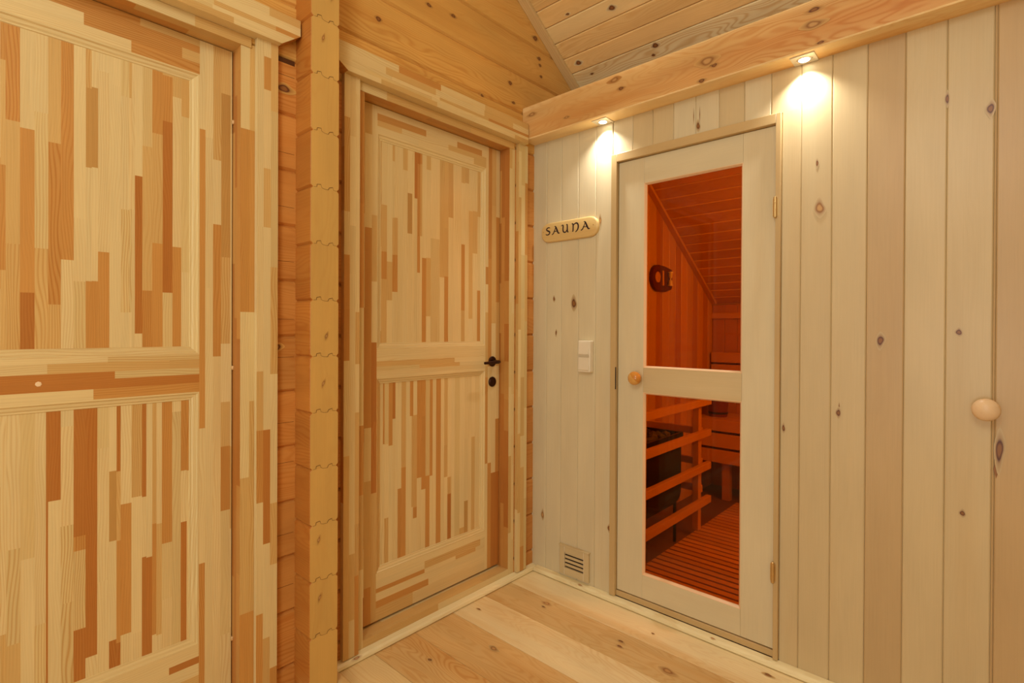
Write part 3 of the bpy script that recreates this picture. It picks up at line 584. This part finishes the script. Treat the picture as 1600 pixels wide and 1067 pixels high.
for i, (sx, sy) in enumerate(SPOTS):
    t = thing('recessed_spotlight', (sx, sy, BZ0), ('lit square spotlight in the beam, left of the sauna door by the corner', 'lit square spotlight in the beam above the right edge of the sauna door')[i], 'spotlight', 'spotlights under the beam')
    h = .036; b = MB(90+i); z = BZ0-.0003; n = 24; P = []
    ci = [Vector((sx+.0235*math.cos(2*math.pi*k/n), sy+.0235*math.sin(2*math.pi*k/n), z-.003)) for k in range(n)]
    def sq(k, dz):
        a = 2*math.pi*k/n; cx, cy_ = math.cos(a), math.sin(a); m_ = max(abs(cx), abs(cy_)); return Vector((sx+h*cx/m_, sy+h*cy_/m_*.92, z-dz))
    for k in range(n):
        l = (k+1) % n
        for q in ([ci[k], ci[l], sq(l, .003), sq(k, .003)], [sq(k, .003), sq(l, .003), sq(l, 0), sq(k, 0)], [ci[k], ci[l], ci[l]+Vector((0, 0, .003)), ci[k]+Vector((0, 0, .003))]): b.poly(q, [(0, 0)]*4, (1, 1, 1, 1))
    b.build('bezel', M_STEEL, t)
    b = MB(92+i); lathe(b, (sx, sy, BZ0-.0045), (0, 0, 1), [(0, .0205), (.0015, .0225), (.003, .0225), (.003, .0165)], n=28); b.build('trim_ring', M_STEEL, t, smooth=True)
    b = MB(94+i); lathe(b, (sx, sy, BZ0-.0056), (0, 0, 1), [(0, .0150), (.001, .0165)], n=28); b.build('lens', M_LENS, t)
# ================================================================== SAUNA DOOR
b = MB(101)
fx0, fx1, fz0, fz1 = DX0, DX1, .0246, DZ1; ix0, ix1, iz1 = .471, 1.104, 1.892
pc = tone(((196, 166, 114), .6))
b.prism([(fx0, -.012), (ix0, -.012), (ix0, .075), (fx0, .075)], 'z', fz0, fz1, pc); b.prism([(ix1, -.012), (fx1, -.012), (fx1, .075), (ix1, .075)], 'z', fz0, fz1, pc)
b.box((ix0, -.012, iz1), (ix1, .075, fz1), 'x', pc); b.box((ix0, .002, fz0), (ix1, .075, .048), 'x', pc)
b.box((ix0, .042, .048), (ix0+.012, .075, iz1), 'z', pc); b.box((ix1-.012, .042, .048), (ix1, .075, iz1), 'z', pc)
tag(b.build('trim_10', M_PLANK, bevel=.002), 'pale narrow frame around the glazed sauna door', 'door frame', kind='structure')
d3 = thing('door_3', ((ix0+ix1)/2, .015, .05), 'pale sauna door with two red-brown tinted glass panes and a round wooden knob', 'door', kind='structure')
g = .0022; a0, a1, z0, z1 = ix0+g, ix1-g, .052, iz1-g; s0, s1 = .592, .989; YF, YK = .006, .040
GZ = [.150, .912, 1.0145, 1.784]
for nm, x0, x1 in (('left_stile', a0, s0), ('right_stile', s1, a1)):
    b = MB(102+int(x0*10)); b.box((x0, YF, z0), (x1, YK, z1), 'z', tone('pl', .02, b.r)); b.build(nm, M_PLANK, d3, bevel=.001)
for nm, q0, q1 in (('bottom_rail', z0, GZ[0]), ('middle_rail', GZ[1], GZ[2]), ('top_rail', GZ[3], z1)):
    b = MB(110+int(q0*10)); b.box((s0+.0003, YF, q0), (s1-.0003, YK, q1), 'x', tone('pl2' if nm == 'middle_rail' else 'pl', .02, b.r)); b.build(nm, M_PLANK, d3, bevel=.001)
for k, (q0, q1) in enumerate(((GZ[0], GZ[1]), (GZ[2], GZ[3]))):
    b = MB(120+k); tb = (*lin((232, 196, 150)), .2)     # glazing beads
    w = .008
    for (A, B_) in (((s0, q0), (s1, q0)), ((s1, q0), (s1, q1)), ((s1, q1), (s0, q1)), ((s0, q1), (s0, q0))): pass
    def R(k_, y): return [Vector((s0+k_, y, q0+k_)), Vector((s1-k_, y, q0+k_)), Vector((s1-k_, y, q1-k_)), Vector((s0+k_, y, q1-k_))]
    prs = [(0, .0062), (.002, .0058), (w, .015), (w, .0195), (0, .0195)]
    for i in range(len(prs)):
        r0_, r1_ = R(*prs[i]), R(*prs[(i+1) % len(prs)])
        for j in range(4):
            l = (j+1) % 4; q = [r0_[j], r0_[l], r1_[l], r1_[j]]; b.poly(q, [(p[2 if j % 2 == 0 else 0], p[0 if j % 2 == 0 else 2]) for p in q], tb)
    b.build('glazing_bead', M_PLANK, d3)
    b = MB(122+k); b.box((s0+.001, .020, q0+.001), (s1-.001, .024, q1-.001), 'z', (1, 1, 1, 1)); tag(b.build('glass_pane', M_GLASS, d3), 'upper red-brown tinted glass pane' if k else 'lower red-brown tinted glass pane')
b = MB(130); tk = (*lin((214, 160, 84)), 1.0)
kp = [(0, .011), (.012, .010), (.018, .014), (.024, .022), (.032, .0275), (.040, .0285), (.048, .0255), (.054, .018), (.0575, .009), (.0585, .001)]
lathe(b, (.573, YF, .972), (0, -1, 0), kp, tk); tag(b.build('door_knob', wood('turned_pine', 190, 2.0, .9, .05, .1, .3, .02), d3, smooth=True), 'turned pine door knob with striped grain')
for z in (1.566, .296):
    b = MB(131); c0 = (1, 1, 1, 1)
    lathe(b, (1.1045, -.017, z), (0, 0, 1), [(-.004, .002), (-.002, .0045), (.0, .0045), (.0, .0058), (.022, .0058), (.0222, .0052), (.0232, .0052), (.0234, .0058), (.046, .0058), (.0462, .0052), (.0472, .0052), (.0474, .0058), (.067, .0058), (.067, .0045), (.069, .0045), (.071, .002)], c0, 16)
    b.box((1.095, -.0125, z+.004), (1.114, -.0115, z+.063), 'z', c0); b.build('hinge', M_BRASS, d3, smooth=True)
b = MB(133); b.box((.4695, -.0128, .917), (.4735, -.010, 1.012), 'z', (1, 1, 1, 1)); tag(b.build('latch_strip', M_DARK, d3), 'thin dark latch strip at the door edge')
# ================================================================== THINGS ON THE PLANK WALL
sg = thing('sauna_sign', (.222, 0, 1.637), 'small oval wooden sign reading SAUNA on the plank wall', 'sign')
b = MB(140); n = 12; cx, cz, hw, hh, r_ = .219, 1.633, .160, .046, .038; out = []
for (sx_, sz_, a0_) in ((1, 1, 0), (-1, 1, 90), (-1, -1, 180), (1, -1, 270)):
    for k in range(n+1):
        a = math.radians(a0_+90*k/n); out.append((cx+sx_*(hw-r_*1.25)+math.cos(a)*r_*1.25, cz+sz_*(hh-r_)+math.sin(a)*r_))
ts = (*lin((222, 190, 124)), .5)
def shr(k): return [(cx+(p[0]-cx)*(1-k/hw), cz+(p[1]-cz)*(1-k/hh)) for p in out]
lay = [(out, -.0002), (out, -.011), (shr(.003), -.015), (shr(.006), -.016)]
for i in range(3):
    (A, ya), (B_, yb) = lay[i], lay[i+1]
    for k in range(len(A)):
        l = (k+1) % len(A); q = [(A[k][0], ya, A[k][1]), (A[l][0], ya, A[l][1]), (B_[l][0], yb, B_[l][1]), (B_[k][0], yb, B_[k][1])]; b.poly(q, [(p[2], p[0]) for p in q], ts)
b.poly([(p[0], -.016, p[1]) for p in lay[3][0]], [(p[1]+3, p[0]+3) for p in lay[3][0]], ts)
b.build('board', M_LAM, sg, smooth=True)
# letters: uncial strokes (x, z, half width)
LET = {
 'S': (.70, [[(.62, .86, .03), (.50, .95, .05), (.28, .93, .06), (.14, .76, .07), (.22, .60, .08), (.45, .48, .09), (.58, .32, .08), (.52, .12, .07), (.30, .02, .06), (.10, .06, .05), (.03, .16, .03)]]),
 'A': (1.0, [[(.02, -.04, .04), (.20, .10, .06), (.36, .45, .05), (.50, .96, .04)], [(.34, 1.0, .03), (.48, .97, .06), (.62, .60, .10), (.78, .16, .09), (.90, .03, .06), (1.0, .10, .03)], [(.26, .40, .035), (.48, .34, .045), (.70, .38, .035)]]),
 'U': (.92, [[(.0, .88, .03), (.10, 1.0, .05), (.22, .90, .08), (.20, .50, .08), (.24, .18, .08), (.42, .03, .07), (.60, .10, .06), (.70, .30, .05)], [(.62, .98, .04), (.74, .96, .07), (.76, .55, .08), (.78, .10, .08), (.92, .0, .04)]]),
 'N': (.96, [[(.02, .94, .04), (.14, .98, .06), (.20, .80, .08), (.20, .30, .08), (.18, .05, .07), (.08, .0, .03)], [(.24, .74, .04), (.42, .94, .06), (.66, .98, .08), (.84, .76, .09), (.86, .40, .09), (.72, .06, .07), (.50, -.12, .04)]])}
def letter(b, ch, x0, z0, w, h):
    W_, strokes = LET[ch]
    for st in strokes:
        # smooth the stroke with Catmull-Rom
        P = [Vector(p) for p in st]; Q = []
        for i in range(len(P)-1):
            p0, p1, p2, p3 = P[max(i-1, 0)], P[i], P[i+1], P[min(i+2, len(P)-1)]
            for t in (0, .25, .5, .75): Q.append(.5*((2*p1)+(p2-p0)*t+(2*p0-5*p1+4*p2-p3)*t*t+(3*p1-p0-3*p2+p3)*t**3))
        Q.append(P[-1]); ed = []
        for i, q in enumerate(Q):
            d = Q[min(i+1, len(Q)-1)]-Q[max(i-1, 0)]; d = Vector((d.x*w/W_, d.y*h)).normalized(); nx, nz = -d.y, d.x; c = Vector((x0+q.x/W_*w, z0+q.y*h)); hw_ = max(.0014, q.z*h*1.15)
            ed.append((c.x+nx*hw_, c.y+nz*hw_, c.x-nx*hw_, c.y-nz*hw_))
        for i in range(len(ed)-1):
            a, c = ed[i], ed[i+1]; y = -.0168
            b.poly([(a[0], y, a[1]), (c[0], y, c[1]), (c[2], y, c[3]), (a[2], y, a[3])], [(0, 0)]*4, (0, 0, 0, 1))
            b.poly([(a[0], y, a[1]), (c[0], y, c[1]), (c[0], -.0159, c[1]), (a[0], -.0159, a[1])], [(0, 0)]*4, (0, 0, 0, 1)); b.poly([(a[2], y, a[3]), (c[2], y, c[3]), (c[2], -.0159, c[3]), (a[2], -.0159, a[3])], [(0, 0)]*4, (0, 0, 0, 1))
b = MB(141)
for ch, x0, w in (('S', .087, .030), ('A', .124, .047), ('U', .181, .041), ('N', .239, .041), ('A', .289, .050)): letter(b, ch, x0, 1.622, w, .036)
tag(b.build('lettering', M_INK, sg, recalc=False), 'dark burnt letters SAUNA')
for x in (.074, .357):
    b = MB(142); lathe(b, (x, -.016, 1.638), (0, -1, 0), [(0, .003), (.001, .0028), (.0014, .001)], n=12); b.build('screw', M_BRASS, sg)
# light switch
sw = thing('light_switch', (.325, 0, 1.05), 'ivory surface-mounted double light switch on the planks left of the sauna door', 'light switch')
b = MB(143); b.box((.287, -.030, .982), (.352, -.0002, 1.123), 'z', (1, 1, 1, 1)); b.build('housing', M_WHITE, sw, bevel=.004, seg=3)
for z in (1.060, .991):
    b = MB(144); x0, x1 = .2925, .3465; q = [(-.0301, z), (-.035, z+.002), (-.0315, z+.056), (-.0301, z+.056)]
    b.prism([(p[0], p[1]) for p in q], 'x', x0, x1, (1, 1, 1, 1)); b.build('rocker', M_WHITE, sw, bevel=.001)
b = MB(145); b.box((.292, -.0312, 1.049), (.347, -.0301, 1.058), 'x', (1, 1, 1, 1)); b.build('gap_shade_strip', plain('shaded_ivory_plastic', (196, 182, 150), .45, noise=.03), sw)  # darker strip coloured to stand in for the shaded gap between rockers
# vent grille
vg = thing('vent_grille', (.26, 0, .1), 'small wooden louvre vent low on the planks left of the sauna door', 'vent')
VX0, VX1, VZ0, VZ1 = .176, .338, .036, .166
b = MB(146); tp = tone('pl2'); w = .028
b.box((VX0, -.012, VZ0), (VX0+w, -.0002, VZ1), 'z', tp); b.box((VX1-w, -.012, VZ0), (VX1, -.0002, VZ1), 'z', tp); b.box((VX0+w, -.012, VZ0), (VX1-w, -.0002, VZ0+.032), 'x', tp); b.box((VX0+w, -.012, VZ1-.027), (VX1-w, -.0002, VZ1), 'x', tp)
b.box((VX0-.003, -.017, VZ1), (VX1+.003, -.0002, VZ1+.005), 'x', tp)
b.build('frame', M_PLANK, vg, bevel=.001)
for k in range(4):
    z = VZ0+.036+k*.0185; b = MB(150+k); b.box((VX0+w, -.0075, z+.003), (VX1-w, -.0045, z+.0142), 'x', tp); b.build('louvre', M_PLANK, vg)
b = MB(155); b.box((VX0+w, -.0032, VZ0+.03), (VX1-w, -.0006, VZ1-.025), 'x', (1, 1, 1, 1)); b.build('dark_opening', M_DARK, vg)
# round knob at the far right
b = MB(156); tk2 = (*lin((226, 194, 150)), .15)
lathe(b, (1.650, 0, .958), (0, -1, 0), [(.0002, .013), (.016, .011), (.022, .016), (.030, .0255), (.040, .0300), (.050, .0305), (.059, .0265), (.065, .018), (.068, .009), (.0688, .001)], tk2)
tag(b.build('wooden_knob', M_PLANK, smooth=True), 'smooth round pale wooden knob on the planks at the far right', 'knob')
# ================================================================== INSIDE THE SAUNA
b = MB(160); y = .0755; i = 0
while y < 2.03:
    y1 = min(2.03, y+.092); z1 = min(2.199, roofz(y1)-.003); t = tone('sa' if b.r.random() < .7 else 'sad', .08, b.r)
    o = b.off(); pr = [(.0605, y+.0008), (.097, y+.0008), (.1, y+.004), (.1, y1-.004), (.097, y1-.0008), (.0605, y1-.0008)]
    def tp(p): return min(2.199, roofz(p[1])-.002)
    for k in range(6):
        p, q_ = pr[k], pr[(k+1) % 6]; b.poly([(p[0], p[1], 0), (q_[0], q_[1], 0), (q_[0], q_[1], tp(q_)), (p[0], p[1], tp(p))], [(p[1]+o[0], o[1]), (q_[1]+o[0], o[1]), (q_[1]+o[0], o[1]+tp(q_)), (p[1]+o[0], o[1]+tp(p))], t)
    b.poly([(p[0], p[1], tp(p)) for p in pr], [(0, 0)]*6, t); y = y1
tag(b.build('wall_sauna_left', M_PLANK), 'left inner sauna wall of vertical planks seen through the glass', 'wall', kind='structure')
b = MB(161); x = .1005
while x < 2.4:
    x1 = x+.092; b.prism([(x+.0008, 2.03), (x+.0008, 2.003), (x+.004, 2.0), (x1-.004, 2.0), (x1-.0008, 2.003), (x1-.0008, 2.03)], 'z', 0, 1.365, tone('sad', .08, b.r)); x = x1
b.box((.1005, 1.98, 1.262), (2.38, 1.9995, 1.305), 'x', tone('sa'))
tag(b.build('wall_sauna_back', M_PLANK), 'low back sauna wall of vertical planks under the slope', 'wall', kind='structure')
b = MB(162)
for k in range(21): b.box((2.4, .0755+k*.092+.001, 0), (2.43, .0755+(k+1)*.092-.001, min(2.199, roofz(.0755+(k+1)*.092)-.003)), 'z', tone('sad', .08, b.r))
tag(b.build('wall_sauna_right', M_PLANK), 'right inner sauna wall of vertical planks', 'wall', kind='structure')
b = MB(163)
for k in range(7): b.box((.1, .0755+k*.09+.001, 2.2), (2.43, min(.0755+(k+1)*.09-.001, .72), 2.225), 'x', tone('sa', .06, b.r))
tag(b.build('ceiling_sauna', M_PLANK), 'short flat board ceiling inside the sauna door', 'ceiling', kind='structure')
b = MB(164); b.box((-.0, .0, -.03), (2.43, 2.03, -.001), 'x', (1, 1, 1, 1)); tag(b.build('floor_sauna', M_TILE), 'dark floor of the sauna under the duckboards', 'floor', kind='structure')
b = MB(165); A0 = Vector((.1005, .73, roofz(.73)-.001)); A1 = Vector((.1005, 1.995, roofz(1.995)-.001)); w = Vector((.035, 0, 0)); d = -NV*.02
q = [A0, A0+w, A0+w+d, A0+d]; r_ = [A1, A1+w, A1+w+d, A1+d]
for i in range(4):
    j = (i+1) % 4; b.poly([q[i], q[j], r_[j], r_[i]], [(.02*i, 0), (.02*i+.02, 0), (.02*i+.02, 1.5), (.02*i, 1.5)], tone('sa'))
b.poly(q, [(0, 0)]*4, tone('sa')); b.poly(r_[::-1], [(0, 0)]*4, tone('sa'))
tag(b.build('trim_11', M_PLANK), 'slanting trim inside the sauna between plank wall and sloped ceiling', 'trim', kind='structure')
# duckboards
dk = thing('duckboard_floor', (1.1, .8, 0), 'slatted wooden duckboard on the sauna floor behind the glass', 'duckboard')
b = MB(170); y = .10
while y < 1.60: b.box((.43, y, .018), (1.75, y+.036, .034), 'x', tone('sa', .12, b.r)); y += .050
tag(b.build('slats', M_PLANK, dk, bevel=.001, seg=1), kind='stuff')
for x in (.5, .95, 1.4): 
    b = MB(171); b.box((x, .10, .0005), (x+.04, 1.6, .0175), 'y', tone('sad')); b.build('runner', M_PLANK, dk)
# bench
bn = thing('sauna_bench', (1.2, 1.82, 0), 'slatted wooden bench with boarded front along the back of the sauna', 'bench')
for (z0_, z1_) in ((.480, .556), (.368, .462), (.262, .350)):
    b = MB(175+int(z0_*10)); b.box((.102, 1.64, z0_), (2.38, 1.662, z1_), 'x', tone('sa', .08, b.r)); b.build('front_board', M_PLANK, bn, bevel=.002)
for y in (1.666, 1.75, 1.834, 1.918):
    b = MB(180); b.box((.102, y, .535), (2.38, y+.075, .558), 'x', tone('sa', .08, b.r)); b.build('seat_slat', M_PLANK, bn, bevel=.002)
for x in (.3, 1.2, 2.2):
    b = MB(181); b.box((x, 1.68, .0005), (x+.05, 1.73, .534), 'z', tone('sad')); b.build('leg', M_PLANK, bn)
# backrest rails
br = thing('backrest', (1.2, 1.97, .9), 'horizontal backrest boards on the low back wall above the bench', 'backrest')
for (z0_, z1_) in ((.935, 1.01), (.84, .92)):
    b = MB(183+int(z0_*100)); b.box((.115, 1.945, z0_), (2.37, 1.965, z1_), 'x', tone('sa', .06, b.r)); b.build('board', M_PLANK, br, bevel=.002)
for x in (.4, 1.3, 2.2):
    b = MB(184); b.box((x, 1.966, .80), (x+.04, 1.979, 1.03), 'z', tone('sad')); b.build('batten', M_PLANK, br)
# bucket
bk = thing('sauna_bucket', (.215, 1.80, .5585), 'small dark red wooden bucket with hoops on the sauna bench', 'bucket')
tbk = (*lin((120, 54, 38)), .4); b = MB(186); lathe(b, (.225, 1.80, .5585), (0, 0, 1), [(0, .062), (.0, .062), (.15, .072), (.15, .064), (.02, .056), (.02, .001)], tbk, 32); b.build('staves', M_PLANK, bk)
for z in (.02, .115):
    b = MB(187); r1 = .062+z/.15*.010; lathe(b, (.225, 1.80, .5585+z), (0, 0, 1), [(0, r1), (0, r1+.0025), (.014, r1+.0035), (.014, r1)], n=32); b.build('hoop', M_BLACK, bk)
b = MB(188); b.tube([(.225-.068*math.cos(t/8*math.pi), 1.80, .5585+.14+.075*math.sin(t/8*math.pi)) for t in range(9)], .0045, tbk, 8); b.build('handle', M_PLANK, bk)
# stove
sv = thing('sauna_stove', (.27, .62, 0), 'black electric sauna heater with stones behind the wooden guard rail', 'heater')
b = MB(190)
prof = [(.128, .16)]+[(.27+.125*math.sin(math.radians(a)), .285-.125*math.cos(math.radians(a))) for a in range(0, 91, 15)]+[(.395, .575), (.128, .575)]
b.prism([(p[0], p[1]) for p in prof], 'y', .42, .82, (1, 1, 1, 1)); b.build('body', M_BLACK, sv, bevel=.006)
b = MB(191)
for (lo, hi) in (((.125, .41, .575), (.40, .425, .605)), ((.125, .815, .575), (.40, .83, .605)), ((.385, .425, .575), (.40, .815, .605)), ((.125, .425, .575), (.14, .815, .605))): b.box(lo, hi, 'x', (1, 1, 1, 1))
b.build('rim', M_BLACK, sv, bevel=.002)
rr = random.Random(8)
for k in range(26):
    px_, py_ = .165+rr.random()*.19, .455+rr.random()*.33; r1 = rr.uniform(.022, .034)
    b = MB(200+k); bm_ = bmesh.new(); bmesh.ops.create_icosphere(bm_, subdivisions=1, radius=r1)
    for v in bm_.verts: v.co *= rr.uniform(.8, 1.15); v.co.z *= .7
    for f in bm_.faces: b.poly([v.co+Vector((px_, py_, .592+rr.uniform(0, .003))) for v in f.verts], [(0, 0)]*3, (1, 1, 1, 1))
    bm_.free(); b.build('stone', M_STONE, sv, smooth=False)
for (x, y) in ((.14, .44), (.14, .78), (.375, .44), (.375, .78)):
    b = MB(192); b.tube([(x, y, .0005), (x, y, .30)], .009, n=10); b.build('leg', M_BLACK, sv)
# guard rail
gr = thing('stove_guard', (.40, .65, 0), 'wooden guard rail of posts and bars around the black heater', 'guard rail')
def bar(nm, lo, hi, ax, sd, t='sa'):
    b = MB(sd); b.box(lo, hi, ax, tone(t, .06, b.r)); b.build(nm, M_PLANK, gr, bevel=.003)
bar('post', (.412, .925, .035), (.448, .965, .745), 'z', 210); bar('post', (.412, .27, .035), (.448, .31, .745), 'z', 211)
for k, z in enumerate((.745, .565, .375, .180)): bar('side_rail', (.449, .225, z), (.478, 1.035, z+.040), 'y', 212+k)
for k, z in enumerate((.575, .40, .245)):
    bar('back_rail', (.102, .966, z), (.448, .985, z+.040), 'x', 220+k)
# thermometer and sand timer plaque
tp_ = thing('sand_timer_plaque', (.1, 1.13, 1.5), 'dark rounded wooden plaque with dial and sand timer on the inner sauna wall', 'sand timer')
b = MB(230); pp = []
for k in range(13): a = math.radians(90+180*k/12); pp.append((1.075+.085*math.cos(a), 1.502+.082*math.sin(a)))
pp += [(1.17, 1.418), (1.25, 1.436), (1.262, 1.45), (1.262, 1.555), (1.25, 1.568), (1.17, 1.58)]
tdk = (*lin((92, 40, 26)), .4); b.prism(pp, 'x', .1005, .125, tdk); b.build('plaque', M_PLANK, tp_, bevel=.003)
b = MB(231); lathe(b, (.1255, 1.055, 1.504), (1, 0, 0), [(0, .034), (.004, .034), (.006, .030)], (*lin((200, 150, 100)), .2), 24); tag(b.build('dial', M_PLANK, tp_), 'round pale dial')
b = MB(232); b.box((.1255, 1.118, 1.455), (.130, 1.136, 1.550), 'z', tone('sa')); b.build('slat', M_PLANK, tp_)
b = MB(233); lathe(b, (.140, 1.205, 1.457), (0, 0, 1), [(0, .019), (.006, .019), (.007, .014), (.030, .013), (.045, .0035), (.060, .013), (.083, .014), (.084, .019), (.090, .019)], (1, 1, 1, 1), 20); tag(b.build('hourglass', M_SANDGLASS, tp_, smooth=True), 'pale glass hourglass')
# drop helper properties
for o in bpy.data.objects:
    if '_base' in o: del o['_base']
